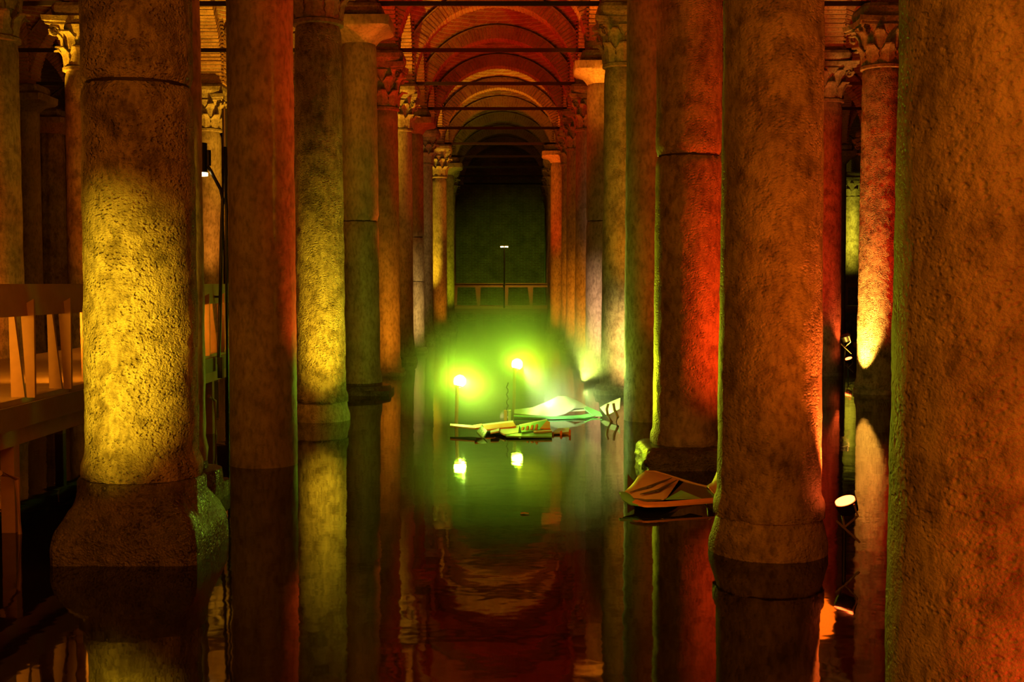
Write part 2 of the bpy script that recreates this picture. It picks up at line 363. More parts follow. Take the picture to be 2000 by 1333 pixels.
for i, x in enumerate(ROWS):
    for j in range(len(YY) - 1):
        if YY[j + 1] <= 56: arch(x, (YY[j] + YY[j + 1]) / 2, YY[j + 1] - YY[j], PI / 2)
# brick piers rising between the arches
pm = MB(); rnd = random.Random(5)
pm.box((0, 0, .9), (.66, .66, 1.8))
pb = MB()
for k in range(18):
    z = .05 + k * .1; e = rnd.uniform(-.012, .012)
    for s_ in (-1, 1):
        for q in (-.25, 0, .25):
            o_ = (.12 if k % 2 else 0)
            pb.box((q + rnd.uniform(-.01, .01), s_ * (.30 + e), z), (.225, .12, .058)); pb.box((s_ * (.30 + e), q, z), (.12, .225, .058))
PMm, PBm = pm.mesh('brick_pier', M['mortar']), pb.mesh('pier_bricks', M['pale'])
for x in ROWS:
    for y in YS:
        p = inst('brick_pier', PMm, ceil, (x, y, SPR - .02)); inst('pier_bricks', PBm, p, kind='stuff')

# ------------------------------------------------------------------ columns
def leaf_mesh(h=.42, wd=.26, curl=.16):
    g = []
    for i in range(8):
        t = i / 7; row = []
        ww = wd * (.75 + .35 * math.sin(t * PI)) * (1 - .55 * max(0, t - .7) / .3) * (.82 if i % 2 else 1.05) / 2
        z = h * (t if t < .85 else .85 + (t - .85) * -.3 + .0); out = .02 + .05 * t + curl * max(0, t - .5) ** 2 * 4
        for j in range(5):
            u = -1 + j / 2; row.append((u * ww, -out + .035 * abs(u) - .012 * (j == 2), z))
        g.append(row)
    return MB().sheet(g, .03).mesh('leaf', M['capital'], True)
LEAF1 = leaf_mesh(); LEAF2 = leaf_mesh(.40, .24, .2)
def volute_mesh():
    pts = []; 
    for k in range(26):
        a = k / 25 * 3.4 * PI; r = .13 * (1 - k / 29)
        pts.append((r * math.cos(a) , 0, r * math.sin(a)))
    return MB().tube(pts, [.035 * (1 - .4 * k / 25) for k in range(26)], 6).mesh('volute', M['capital'], True)
VOL = volute_mesh()
bell = {}
def cap_corinthian(col, r, z0, z1):
    h = z1 - z0 
    hb = h * .84
    key = ('c', round(r, 2), round(h, 2))
    if key not in bell:
        mb = MB().loft([(0, r * 1.0, 0), (.015, r * 1.12, 0), (.07, r * 1.12, 0), (.085, r * .98, 0), (hb * .5, r * 1.0, 0), (hb * .8, r * 1.16, 0), (hb, r * 1.4, .25)], 32)
        me = mb.mesh('bell', M['capital'], True)
        ab = MB(); hw = r * 1.62; poly = []
        for s in range(4):
            for q in range(9):
                u = -1 + q / 4; 
                if q == 8: continue
                dent = .13 * r * 2 * (1 - u * u)
                p = Vector((u * hw, -(hw - dent))); p.rotate(Matrix.Rotation(s * PI / 2, 2)); poly.append(p)
        nn = len(poly); sec = [(hb, .93), (hb + .05, .94), (hb + .06, 1.0), (h, 1.03)]
        vs = [(p.x * sc_, p.y * sc_, z) for z, sc_ in sec for p in poly]
        fs = [(i * nn + k, i * nn + (k + 1) % nn, (i + 1) * nn + (k + 1) % nn, (i + 1) * nn + k) for i in range(3) for k in range(nn)] + [tuple(range(nn)), tuple(3 * nn + k for k in range(nn))]
        ab.add(vs, fs)
        bell[key] = (me, ab.mesh('abacus', M['capital']))
    me, ab = bell[key]
    c = inst('capital', me, col, (0, 0, z0)); inst('abacus', ab, c)
    for row, (L_, n_, zz, rr, ph) in enumerate(((LEAF1, 8, .09, r * .98, 0), (LEAF2, 8, .09 + hb * .36, r * 1.02, PI / 8))):
        for k in range(n_):
            a = 2 * PI * k / n_ + ph
            inst('leaf', L_, c, (rr * math.sin(a), -rr * math.cos(a), zz), a)
    for k in range(4):
        a = PI / 4 + k * PI / 2
        inst('volute', VOL, c, (r * 1.62 * math.sin(a), -r * 1.62 * math.cos(a), hb - .11), a + PI / 2)
def cap_plain(col, r, z0, z1):
    key = ('p', round(r, 2), round(z1 - z0, 2)); h = z1 - z0
    if key not in bell:
        W = .66
        bell[key] = (MB().loft([(0, r * 1.0, 0), (.03, r * 1.07, 0), (h * .18, r * 1.18, .12), (h * .36, r * 1.42, .4), (h * .52, W * .95, .75), (h * .62, W, .9), (h, W, 1)], 48).mesh('capital', M['smooth'], True),)
    inst('capital', bell[key][0], col, (0, 0, z0))
def shaft_mesh(z0, z1, zb, zt, rb, rt, seg, step, amp, seed, mat, flutes=0, chip=True):
    nz = max(4, int((z1 - z0) / step)); off = Vector((seed * 3.1, seed * 7.7, 0))
    def fn(t, z, x, y):
        p = Vector((x, y, z)) + off
        d = noise.noise(p * 3) * amp * 1.6 + noise.noise(Vector((p.x * 11, p.y * 11, p.z * 10))) * amp * .7 + noise.noise(Vector((p.x * 30, p.y * 30, p.z * 32))) * amp * .75
        e = min(z - z0, z1 - z)
        if chip and e < .09: d -= (.09 - e) * .25 + (.02 if e < .03 and noise.noise(p * 9) > .05 else 0)
        if flutes: d -= .03 * abs(math.cos(t * flutes / 2)) ** 2
        return d
    secs = []
    for k in range(nz + 1):
        z = z0 + (z1 - z0) * k / nz; q = (z - zb) / (zt - zb)
        r = rb + (rt - rb) * (q ** .8 if q > 0 else 0)
        if flutes == 0 and zb > -1 and z - zb < .18 and z0 == zb: r += .05 * (1 - (z - zb) / .18) ** .6   # apophyge at the foot
        secs.append((z, r, 0))
    return MB().loft(secs, seg, fn).mesh('drum', mat, True)
CAPZ = {'c': 6.42, 'p': 6.95}
def column(label, px, d, rb, rt, cap, joints=(), base='torus', mat='marble', detail=0, seed=0, zc=None, group=None, flutes=0, btop=.22, bw=None, x=None):
    X = wx(px, d) if x is None else x
    col = thing('stone_column', label, 'column', (X, d, 0), 0, group)
    zc = zc or CAPZ[cap]; bw = bw or rb * 1.28
    rnd_ = random.Random(seed)
    if base == 'torus':
        MB().loft([(-.65, bw, 1), (btop * .4, bw, 1), (btop * .42, bw * .98, .3), (btop * .6, bw * .99, 0), (btop * .78, bw * .96, 0), (btop * .82, rb * 1.1, 0), (btop, rb * 1.06, 0)], 40).build('base', M['wet' if d < 28 and px < 1000 else 'marble'], col, True)  # lit bases get paler marble, so part of their light is colour
    elif base == 'flare':
        def f(t, z, x_, y_): return noise.noise(Vector((x_ * 6, y_ * 6, z * 6 + seed))) * .015
        MB().loft([(-.65, rb * 1.12, 0), (.04, rb * 1.13, 0), (.09, rb * 1.12, 0), (btop * .7, rb * 1.05, 0), (btop, rb * 1.0, 0)], 56, f).build('base', M['marble'], col, True)
    elif base == 'none':
        btop = -.65
    elif base == 'pedestal':
        def f(t, z, x_, y_): return noise.noise(Vector((x_ * 5, y_ * 5, z * 7))) * .022 + noise.noise(Vector((x_ * 19, y_ * 19, z * 19))) * .008
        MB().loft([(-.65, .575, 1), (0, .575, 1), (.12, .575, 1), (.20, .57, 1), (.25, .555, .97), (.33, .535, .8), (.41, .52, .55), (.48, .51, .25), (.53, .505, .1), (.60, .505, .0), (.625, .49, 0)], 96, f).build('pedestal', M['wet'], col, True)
        btop = .628
    elif base == 'broken':
        def f(t, z, x_, y_): return noise.noise(Vector((x_ * 4 + 3, y_ * 4, z * 6))) * .05 + noise.noise(Vector((x_ * 13, y_ * 13, z * 15))) * .03 + (-.07 * abs(noise.noise(Vector((x_ * 7, y_ * 7, 1)))) if z > .2 else 0)
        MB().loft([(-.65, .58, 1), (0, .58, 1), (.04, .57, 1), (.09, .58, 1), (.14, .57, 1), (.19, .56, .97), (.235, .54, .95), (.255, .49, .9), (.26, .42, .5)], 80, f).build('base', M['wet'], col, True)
        btop = .255
    seg, step, amp = ((28, .6, .004), (56, .12, .006), (128, .035, .0075))[detail]
    zs = [btop] + list(joints) + [zc]
    for k in range(len(zs) - 1):
        a, b_ = zs[k] + (.004 if k else 0), zs[k + 1] - (.016 if k < len(zs) - 2 else 0)
        o = inst('drum', shaft_mesh(a, b_, btop, zc, rb, rt, seg, step, amp * (.95 if mat == 'rough' else .6 if detail == 2 else 1), seed + k, M[mat], flutes, detail > 0 or len(joints) > 0), col)
    if joints:
        j = MB()
        for z in joints: q = (z - btop) / (zc - btop); j.tube([(0, 0, z - .02), (0, 0, z + .01)], (rb + (rt - rb) * q) - .035, 32)
        j.build('joint_mortar', M['iron'], col)
    ztop = 2.2 + 5.22
    (cap_corinthian if cap == 'c' else cap_plain)(col, rt, zc, ztop)
    MB().loft([(ztop, .46, 1), (ztop + .1, .50, 1), (ztop + .2, .50, 1), (SPR - .03, .47, 1)], 32).build('impost_block', M['capital'], col)
    return col
def zj(py, d): return at(1000, py, d).z
# left row of the central aisle
column('massive pitted yellow-lit column on a flared square pedestal', 275, 9.9, .455, .43, 'c', (zj(152, 9.5),), 'pedestal', 'rough', 2, 1)
column('slim dark red column half hidden behind the pitted column on the square pedestal', 358, 12.3, .21, .20, 'p', (), 'torus', 'smooth', 1, 2, btop=.4, bw=.38)
column('broad plain brown column with red-tinged right side, no visible capital, left of the yellow column', 513, 14.7, .41, .39, 'c', (), 'none', 'smooth', 2, 3)
column('yellow-lit column under a carved leaf capital, left side of the central aisle', 625, 19.5, .415, .365, 'c', (), 'flare', 'rough', 2, 4, zc=6.3, btop=.3)
column('dark two-drum column carrying a smooth bell-shaped capital with an orange rim', 704, 24.3, .40, .35, 'p', (zj(431, 24),), 'torus', 'smooth', 1, 5, bw=.62)
column('amber column with small carved capital just behind the bell-capital column', 752, 29.1, .37, .33, 'c', (), 'torus', 'smooth', 1, 6, zc=6.32)
column('dark slim column in shadow between amber column and pale three-drum column', 786, 33.9, .31, .29, 'c', (), 'torus', 'smooth', 0, 7)
column('pale column of three drums under a plain flared capital, left of the green lamps', 811, 38.7, .30, .27, 'p', (zj(550, 38.5), zj(463, 38.5)), 'torus', 'smooth', 1, 8)
column('narrow shadowed column just left of the bright yellow leaf capital', 833, 43.5, .25, .23, 'c', (), 'torus', 'smooth', 0, 9)
column('distant column topped by a brilliantly lit yellow leaf capital', 859, 48.3, .30, .28, 'c', (), 'torus', 'smooth', 1, 10, zc=6.4)
column('distant olive-lit column closing the left side of the dark end arch', 875, 53.1, .29, .27, 'p', (), 'torus', 'smooth', 1, 11)
for px, d, s, o_ in ((879, 57.9, 12, 'third last'), (880, 62.7, 13, 'second last'), (881, 67.5, 14, 'very last')):
    column(o_ + ' column of the left row, lost in green gloom at the end arch', px, d, .29, .27, 'c', (), 'torus', 'smooth', 0, s, group='far columns on the left of the end arch')
# right row of the central aisle
column('nearest huge column filling the right edge of the view, red glow at its foot', 2000, 5.1, .555, .50, 'c', (), 'none', 'marble', 2, 21)
column('large orange-brown pitted column with glowing red right edge, floodlight at its foot', 1505, 9.9, .425, .39, 'c', (), 'flare', 'marble', 2, 22, btop=.3)
column('cracked two-drum column, red on its right half, on a broken stone block', 1343, 14.7, .415, .385, 'c', (zj(300, 14.4),), 'broken', 'marble', 2, 23)
column('brown shadowed column with lime-lit edge, left of the cracked two-drum column', 1267, 19.5, .40, .37, 'p', (), 'none', 'smooth', 2, 24)
column('cream-lit column under a dark carved capital, right side of the central aisle', 1212, 24.3, .40, .34, 'c', (), 'torus', 'marble', 1, 25, zc=6.48)
column('pinkish two-drum column with smooth orange-lit bell capital, right of the aisle', 1173, 29.1, .37, .34, 'p', (zj(431, 28.8),), 'torus', 'smooth', 1, 26)
column('slim brown column with carved capital just behind the pinkish column', 1147, 33.9, .36, .33, 'c', (), 'torus', 'smooth', 0, 27)
column('slender amber-brown column between the slim brown one and the red-capital one', 1126, 38.7, .35, .32, 'c', (), 'torus', 'smooth', 0, 28)
column('very thin dim column sliver left of the slender amber-brown column', 1113, 43.5, .32, .30, 'c', (), 'torus', 'smooth', 0, 29)
column('distant column with glowing red plain block capital, right of the end arch', 1090, 48.3, .32, .30, 'p', (), 'torus', 'smooth', 1, 30, zc=7.0)
for px, d, s, o_ in ((1082, 53.1, 31, 'fourth last'), (1078, 57.9, 32, 'third last'), (1076, 62.7, 33, 'second last'), (1073, 67.5, 34, 'very last')):
    column(o_ + ' column of the right row, in gloom at the end arch', px, d, .29, .27, 'c', (), 'torus', 'smooth', 0, s, group='far columns on the right of the end arch')
# second row left
column('orange-brown column with eroded carved capital at the left edge, behind the handrail', -6, 19.5, .43, .40, 'c', (), 'torus', 'marble', 1, 41, zc=6.05)
column('red column under a flame-bright carved capital, left of the pitted column', 174, 24.3, .41, .38, 'c', (), 'torus', 'marble', 1, 42, zc=6.4)
column('amber column with carved capital seen behind the tall black spotlight pole', 412, 33.9, .37, .33, 'c', (), 'torus', 'smooth', 1, 43)
column('bright yellow column sliver seen between the plain brown column and the yellow-lit column', 586, 48.3, .37, .34, 'c', (), 'torus', 'smooth', 0, 44)
# third row left
column('thin dark red column beside the fluted one at far left', 60, 33.9, .36, .33, 'p', (), 'torus', 'smooth', 0, 45)
column('fluted grey-brown column in the dark recess at far left', 104, 38.7, .46, .44, 'p', (), 'torus', 'marble', 1, 46, flutes=12)
# second row right
column('deep red column with white-hot streak and spotted glints along its left edge', 1716, 24.3, .42, .38, 'c', (), 'flare', 'rough', 2, 47, zc=6.45, btop=.1)
column('dark red column with small red floodlight at its foot, right of the big orange-brown column', 1609, 29.1, .41, .37, 'c', (), 'flare', 'marble', 1, 48, zc=6.5, btop=.1)
column('dark narrow column sliver right of the dark red floodlit column', 1633, 48.3, .36, .33, 'p', (), 'torus', 'smooth', 0, 49)
column('small bright yellow-green column far off between the two red columns', 1663, 60.0, .42, .40, 'c', (zj(378, 60),), 'torus', 'marble', 0, 50)
grp = [(-8.3, y) for y in (9.9, 14.7, 29.1, 38.7, 43.5, 53.1)] + [(7.5, y) for y in (9.9, 14.7, 19.5, 33.9, 38.7, 43.5, 48.3, 53.1)] + [(-13.6, y) for y in (24.3, 29.1, 43.5, 48.3, 53.1)] + [(12.9, y) for y in (24.3, 29.1, 33.9, 38.7, 43.5, 53.1)]
for k, (x, y) in enumerate(grp):
    column('unlit side-aisle column standing almost wholly behind the lit ones', 0, y, .38, .35, 'p' if k % 3 == 0 else 'c', (), 'torus', 'smooth', 0, 60 + k, group='hidden side-aisle columns', x=x)

# ------------------------------------------------------------------ iron tie bars
ordn = ['nearest', 'second', 'third', 'fourth', 'fifth', 'sixth', 'seventh', 'eighth', 'ninth', 'tenth']
def bar_mesh(L_):
    return MB().box((0, 0, 0), (L_, .06, .09)).mesh('tie_bar', M['iron'])
for i in range(1, 6):
    x0, x1 = XS[i], XS[i + 1]; me = bar_mesh(x1 - x0 - .76)
    for y in YS[5:]:
        if i in (1, 5) and y > 40: continue
        o = inst('tie_bar', me, None, ((x0 + x1) / 2, y, 2.2 + 5.57))
        k = int(round((y - 24.3) / 4.8))
        if i == 3:
            tag(o, 'black iron tie bar across the central aisle, ' + ['topmost and thickest', 'second from the top', 'third from the top', 'fourth from the top, below the red arches', 'fifth from the top, before the amber arch', 'sixth from the top, thin', 'seventh from the top', 'eighth, faint', 'ninth, very faint', 'tenth, farthest'][k], 'tie bar', 'central aisle tie bars')
        elif i in (2, 4): tag(o, ordn[k] + ' black iron tie bar counting back over the ' + ('walkway aisle' if i == 2 else 'red-lit right aisle'), 'tie bar', 'side-aisle tie bars')
        else: tag(o, ordn[k] + ' iron tie bar counting back over the outermost ' + ('left' if i == 1 else 'right') + ' aisle', 'tie bar', 'outer-aisle tie bars')

# ------------------------------------------------------------------ left walkway
wk = thing('walkway', 'raised amber-lit visitor walkway running along the left aisle', 'walkway', (-5.55, 2, 0))
for k in range(14):
    y = k * 1.9 - 3.6
    MB().box((0, y + .95, 1.16), (2.5, 1.885, .08)).build('deck_panel', M['deck'], wk)
MB().box((1.24, 9.3, 1.05), (.1, 26.6, .2)).build('fascia', M['concrete'], wk)
MB().box((-1.24, 9.3, 1.05), (.1, 26.6, .2)).build('fascia', M['concrete'], wk)
MB().box((1.1, 9.3, .86), (.14, 26.6, .17)).build('beam', M['wood'], wk)
MB().box((-1.1, 9.3, .86), (.14, 26.6, .17)).build('beam', M['wood'], wk)
for k in range(11):
    y = 6.0 + k * 2.35 - 4.4
    q = MB(); q.box((1.1, y, .3), (.12, .12, 1.1)); q.box((1.1, y, -.62), (.26, .26, .1)); q.build('support_post', M['wood'], wk)
    q = MB(); q.box((-1.1, y, .3), (.12, .12, 1.1)); q.build('support_post', M['wood'], wk)
    MB().tube([(1.22, y - .5, .60), (1.22, y - .15, .50), (1.22, y - .1, -.1), (1.22, y - .1, -.6)], .025, 8).build('brace_pipe', M['wood'], wk)
rl = thing('handrail', 'wide amber handrail board on tapered fins, left walkway', 'handrail', (-4.3, 2, 1.2))
MB().prism([(-.03, .72), (.05, .72), (.03, 1.0), (-.06, 1.0)], -3.6, 23.0).build('rail_board', M['wood'], rl)
MB().box((-.075, 9.7, .84), (.02, 26.4, .02)).build('led_strip', M['led'], rl)
f1 = MB().prism([(.0, .0), (.07, .0), (.075, .87), (-.05, .80), (-.04, .72)], -.018, .018).mesh('fin', M['wood'])
f2 = MB().prism([(-.10, .0), (.02, .0), (-.06, .72), (-.11, .72)], -.018, .018).mesh('fin', M['wood'])
for k in range(29):
    y = 8.62 + (k - 9) * .88 - 2 + 2
    if -3.5 < y < 23: inst('fin', f1, rl, (.03, y, 0)); inst('fin', f2, rl, (-.03, y + .05, 0))
# far bridge
fb = thing('footbridge', 'distant footbridge crossing the hall below the dark end arch', 'bridge', (0, 55.3, 0))
for k in range(12):
    MB().box((-16.5 + 3 * k, .9, 1.13), (2.98, 1.9, .13)).build('deck_panel', M['deck'], fb)
MB().box((0, -.05, .98), (36, .12, .18)).build('beam', M['concrete'], fb)
for k in range(12): MB().box((-16.5 + 3 * k, .9, .2), (.3, .3, 1.6)).build('support_post', M['concrete'], fb)
fr = thing('handrail', 'pale-edged handrail of the distant footbridge', 'handrail', (0, 55.3, 1.2))
MB().box((0, 0, .93), (36, .06, .16)).build('rail_board', M['wood'], fr)
MB().box((0, -.02, 1.02), (36, .12, .025)).build('rail_cap', M['deck'], fr)
ff = MB().prism([(-.06, 0), (.06, 0), (.09, .86), (-.16, .86)], -.02, .02).mesh('fin', M['wood'])
for k in range(16): inst('fin', ff, fr, (wx(935, 55.3) - 16.8 + 2.4 * k, -.02, 0))
fr2 = thing('handrail', 'rear handrail of the distant footbridge, seen through the front one', 'handrail', (0, 57.0, 1.2))
MB().box((0, 0, .93), (36, .06, .12)).build('rail_board', M['wood'], fr2)
for k in range(16): inst('fin', ff, fr2, (wx(890, 57) - 16.8 + 2.4 * k, 0, 0))

# lamps on poles
def pole_spot():
    d = 17.3; b0 = at(428, 700, d); 
    t = thing('spotlight_pole', 'tall black curved pole with a hanging cylindrical spotlight, left walkway edge', 'lamp', (b0.x, d, 0))
    P = lambda px, py: tuple(at(px, py, d) - Vector((b0.x, d, 0)))
    MB().tube([P(427, 712), P(431, 560), P(433, 430), P(435, 390), P(431, 370), P(412, 335), P(406, 325), P(405, 300)], .026, 10).build('pole', M['black'], t, True)
    c = P(393, 310)
    q = MB().tube([(c[0], 0, c[2] + .22), (c[0], 0, c[2] - .2)], .085, 24); q.tube([(c[0] + .1, 0, c[2] + .12), (c[0] + .1, 0, c[2] - .1)], .04, 12); q.build('lamp_housing', M['black'], t, True)
    MB().tube([(c[0], 0, c[2] - .2), (c[0], 0, c[2] - .245)], .09, 24).build('lamp_lens', M['lens_warm'], t, True)
    q = MB().box((.02, 0, 1.0), (.07, .1, .3)); q.box(P(424, 580), (.06, .05, .03)); q.build('pole_clamp', M['black'], t)
    spot((b0.x + c[0], d, c[2] - .3), (b0.x + c[0] - .2, d + .6, 1.0), 160, AMB, 110, 1)
pole_spot()
p = at(444, 690, 17.75)
t = thing('pole', 'thin dark upright pole just right of the curved spotlight pole', 'pole', (p.x, 17.75, 1.2))
MB().tube([(0, 0, -1.7), (0, 0, 3.0)], .022, 8).build('rod', M['black'], t, True)
MB().tube([(0, 0, 3.0), (0, 0, 3.55)], [.03, .045], 10).build('head', M['steel'], t, True)
p = at(985, 598, 55.15)
t = thing('lamp_post', 'tiny T-shaped lamp post on the distant footbridge', 'lamp', (p.x, 55.15, 1.2))
MB().tube([(0, 0, -.1), (0, 0, 2.7)], .035, 8).build('pole', M['black'], t, True)
MB().box((0, 0, 2.73), (.36, .1, .04)).build('lamp_arm', M['black'], t)
MB().box((-.1, -.02, 2.69), (.15, .12, .05)).build('lamp_lens', M['lens_warm'], t)
MB().box((.1, -.02, 2.69), (.15, .12, .05)).build('lamp_lens', M['lens_warm'], t)

def ico(r, c):
    import bmesh
    b_ = bmesh.new(); bmesh.ops.create_icosphere(b_, subdivisions=2, radius=r)
    vs = [tuple(v.co + Vector(c)) for v in b_.verts]; fs = [tuple(v.index for v in f.verts) for f in b_.faces]; b_.free(); return MB().add(vs, fs)
def post_lamp(px, py, pyb, d, label):
    h = at(px, py, d); b0 = Vector((h.x - .02, d, 0))
    t = thing('post_lamp', label, 'lamp', b0)
    MB().tube([(-.05, 0, -.6), (-.02, 0, h.z - .06)], .028, 10).build('post', M['orange'], t, True)
    MB().tube([(0, .0, h.z - .09), (0, 0, h.z - .05)], .07, 16).build('lamp_collar', M['steel'], t, True)
    ico(.10, (0.02, 0, h.z)).build('bulb', M['bulb_green'], t, True)
post_lamp(898, 745, 828, 18.9, 'dazzling green lamp on the shorter orange-lit post, mirrored in the water')
post_lamp(1010, 712, 828, 20.8, 'dazzling green lamp on the taller orange-lit post, above the white sculpture')
p = at(991, 828, 19.4)
t = thing('twisted_rod', 'thin twisted dark rod with orange and white sleeves beside the taller green lamp', 'rod', (p.x, 19.4, 0))
MB().tube([(.015 * math.cos(k * 1.9), .015 * math.sin(k * 1.9), -.5 + k * .037) for k in range(31)], .010, 6).build('rod', M['darkrib'], t, True)
MB().box((-.03, 0, .06), (.05, .05, .22)).build('sleeve', M['orange'], t)['label'] = 'orange sleeve'
MB().box((.035, 0, .06), (.045, .05, .22)).build('sleeve', M['sheet'], t)['label'] = 'white sleeve'

# floodlights
def flood(px, py, d, aim, label, mat, s, colr, power, size=50):
    c = at(px, py, d); a = Vector(aim)
    t = thing('floodlight', label, 'floodlight', (c.x, d, 0))
    dirv = (a - c).normalized(); rot = dirv.to_track_quat('Z', 'Y').to_matrix()
    o = Vector((0, 0, c.z))
    vis = Vector((-.36, -.16, .92)); rot = vis.to_track_quat('Z', 'Y').to_matrix()
    MB().tube([o - vis * .16 * s, o - vis * .13 * s, o - vis * .015 * s], [.06 * s, .10 * s, .115 * s], 20).build('housing', M['black'], t, True)
    MB().tube([o - vis * .02 * s, o], .10 * s, 20).build('lens', mat, t)
    q = MB()
    for sx in (-1, 1): q.tube([o + rot @ Vector((sx * .125 * s, 0, -.02)), o + rot @ Vector((sx * .125 * s, 0, -.16 * s)), (0, 0, c.z - .28 * s)], .012 * s, 6)
    q.build('yoke', M['steel'], t)
    MB().tube([(0, 0, c.z - .28 * s), (0, 0, -.6)], .02 * s, 8).build('stake', M['black'], t, True)
    MB().tube([(-.1 * s, -.05, c.z - .2 * s), (.14 * s, -.05, max(.02, c.z - .42 * s))], .01, 6).build('cross_rod', M['steel'], t)
    spot(c + dirv * .03, a, power, colr, size, .8, .04); return t
flood(1650, 977, 9.7, (wx(1600, 9.9), 10.25, 3.0), 'red floodlight on a stake at the foot of the big orange-brown column', M['lens_red'], .8, (1, .12, .012), 700, 70)
flood(1657, 700, 28.6, (wx(1640, 29), 29.3, 4.0), 'small red floodlight glowing beside the dark red column', M['lens_red'], .8, (1, .1, .015), 200, 60)
flood(1650, 655, 24.4, (wx(1690, 24.3), 24.0, -.3), 'dark boxy downlight clamped low beside the white-hot streaked column', M['black'], .9, (1, .45, .05), 90, 90)
spot((wx(1664, 24), 23.75, .1), (wx(1684, 24.3), 24.2, 1.4), 2600, (1, .45, .05), 46, 1, .03)

# ------------------------------------------------------------------ floating sculptures
def lerp(a, b_, t): return a + (b_ - a) * t
def samp(pts, t):
    t = max(0, min(.9999, t)) * (len(pts) - 1); i = int(t); return Vector(pts[i]).lerp(Vector(pts[i + 1]), t - i)
def strip(top, bot, n_=18, m_=7, bow=0.0, th=.015):
    """surface between two world polylines"""
    g = []
    for i in range(n_ + 1):
        a = samp(top, i / n_); b_ = samp(bot, i / n_); row = []
        for j in range(m_):
            q = j / (m_ - 1); p_ = a.lerp(b_, q); p_.z += bow * math.sin(q * PI) * math.sin(i / n_ * PI); row.append(p_)
        g.append(row)
    return MB().sheet(g, th)
def loc(mb, o): mb.v = [tuple(Vector(p_) - Vector(o)) for p_ in mb.v]; return mb
# white swooping sheet behind the lamps
O = Vector((wx(1085, 20.2), 20.2, 0)); t = thing('sheet_sculpture', 'blazing white swooping sheet sculpture floating behind the planks', 'sculpture', O)
top = [at(*q) for q in ((1005, 801, 20.5), (1040, 797, 20.5), (1068, 786, 20.6), (1090, 775, 20.7), (1106, 775, 20.7), (1130, 785, 20.6), (1150, 797, 20.5), (1165, 806, 20.4))]
bot = [at(*q) for q in ((1004, 808, 20.1), (1030, 811, 19.9), (1055, 813, 19.8), (1085, 814, 19.8), (1105, 808, 19.9), (1122, 798, 20.0), (1140, 797, 20.2), (1150, 803, 20.3))]
loc(strip(top, bot, 28, 8, .05), O).build('swoop_sheet', M['sheet'], t, True)
loc(strip([at(1106, 800, 20.1), at(1145, 798, 20.3)], [at(1108, 804, 20.0), at(1143, 802, 20.1)], 8, 3), O).build('under_sheet', M['sheet'], t, True)
loc(strip([at(1003, 812, 19.9), at(1080, 815, 19.7), at(1135, 812, 19.9), at(1165, 806, 20.2)], [at(1004, 814, 19.7), at(1080, 818, 19.5), at(1140, 818, 19.6), at(1168, 812, 20)], 12, 3), O).build('base_rim', M['green'], t, True)
loc(strip([at(1140, 792, 20.4), at(1158, 800, 20.3), at(1172, 806, 20.1)], [at(1142, 800, 20.1), at(1158, 812, 19.9), at(1176, 813, 19.8)], 8, 4), O).build('dark_fold', M['green'], t, True)
O = Vector((wx(1185, 19.9), 19.9, 0)); t = thing('sheet_sculpture', 'small pale curled sheet between the white swoop and the lime-edged column', 'sculpture', O)
loc(strip([at(1172, 797, 20.3), at(1182, 791, 20.3), at(1195, 785, 20.2), at(1212, 778, 20.1)], [at(1180, 806, 20.0), at(1184, 811, 19.8), at(1192, 809, 19.7), at(1210, 800, 19.8)], 12, 5, .04), O).build('curled_sheet', M['sheet'], t, True)
q = MB(); ring = [(1188, 789), (1185, 800), (1187, 812), (1194, 824), (1202, 829), (1207, 815), (1200, 800), (1198, 788)]  # white tube drawing the lit edge of the column's rough stone foot
q.tube([Vector(at(px, py, 19.2)) - O for px, py in ring], .022, 6); q.build('lit_foot_outline', M['sheet'], t, True)

# plank sculpture
D0 = 17.6; O = Vector((wx(995, D0), D0, 0)); t = thing('folded_sculpture', 'long floating sculpture of folded white planks with orange-lit edges, in front of the lamps', 'sculpture', O)
def quad(name, mat, pts, th=.02, lab=None):
    a, b_, c_, d_ = [Vector(at(*p_)) - O for p_ in pts]
    o = strip([a, b_], [d_, c_], 4, 4, 0, th).build(name, mat, t)
    if lab: o['label'] = lab
quad('tail_blade', M['sheet'], [(879, 829, 18), (930, 833, 17.9), (930, 838, 17.5), (879, 833, 17.8)])
quad('tail_tip', M['orange'], [(924, 832, 17.9), (942, 829, 18), (940, 836, 17.5), (928, 838, 17.4)])
quad('dark_gable', M['green'], [(940, 832, 17.6), (952, 843, 17.3), (944, 858, 17.1), (931, 845, 17.3)])
quad('side_board', M['orange'], [(943, 833, 18), (1003, 826, 18.2), (1008, 834, 17.8), (948, 841, 17.6)])
quad('top_board', M['sheet'], [(942, 830, 18.3), (1002, 823, 18.5), (1004, 828, 18.2), (944, 834, 18)])
quad('white_panel', M['sheet'], [(965, 840, 17.7), (1014, 832, 18), (1012, 847, 17.4), (985, 850, 17.2)])
quad('white_flap', M['sheet'], [(958, 843, 17.5), (976, 838, 17.7), (974, 844, 17.3), (958, 847, 17.2)])
quad('green_board', M['green'], [(1015, 833, 18), (1070, 822, 18.2), (1075, 838, 17.7), (1019, 846, 17.3)])
quad('green_board_edge', M['sheet'], [(1014, 831, 18.1), (1067, 820, 18.3), (1070, 823, 18.2), (1016, 834, 18)])
quad('orange_gable', M['orange'], [(1068, 823, 18.1), (1074, 826, 18), (1075, 838, 17.6), (1055, 838, 17.6)])
for k in range(4): quad('orange_slat', M['orange'], [(1020 + 9 * k, 836 - 1.6 * k, 17.62), (1024 + 9 * k, 835 - 1.6 * k, 17.62), (1022 + 9 * k, 842 - k, 17.5), (1018 + 9 * k, 843 - k, 17.5)], .03)
quad('thin_slab', M['sheet'], [(1042, 842, 17.6), (1077, 840, 17.7), (1078, 843, 17.4), (1042, 845, 17.3)])
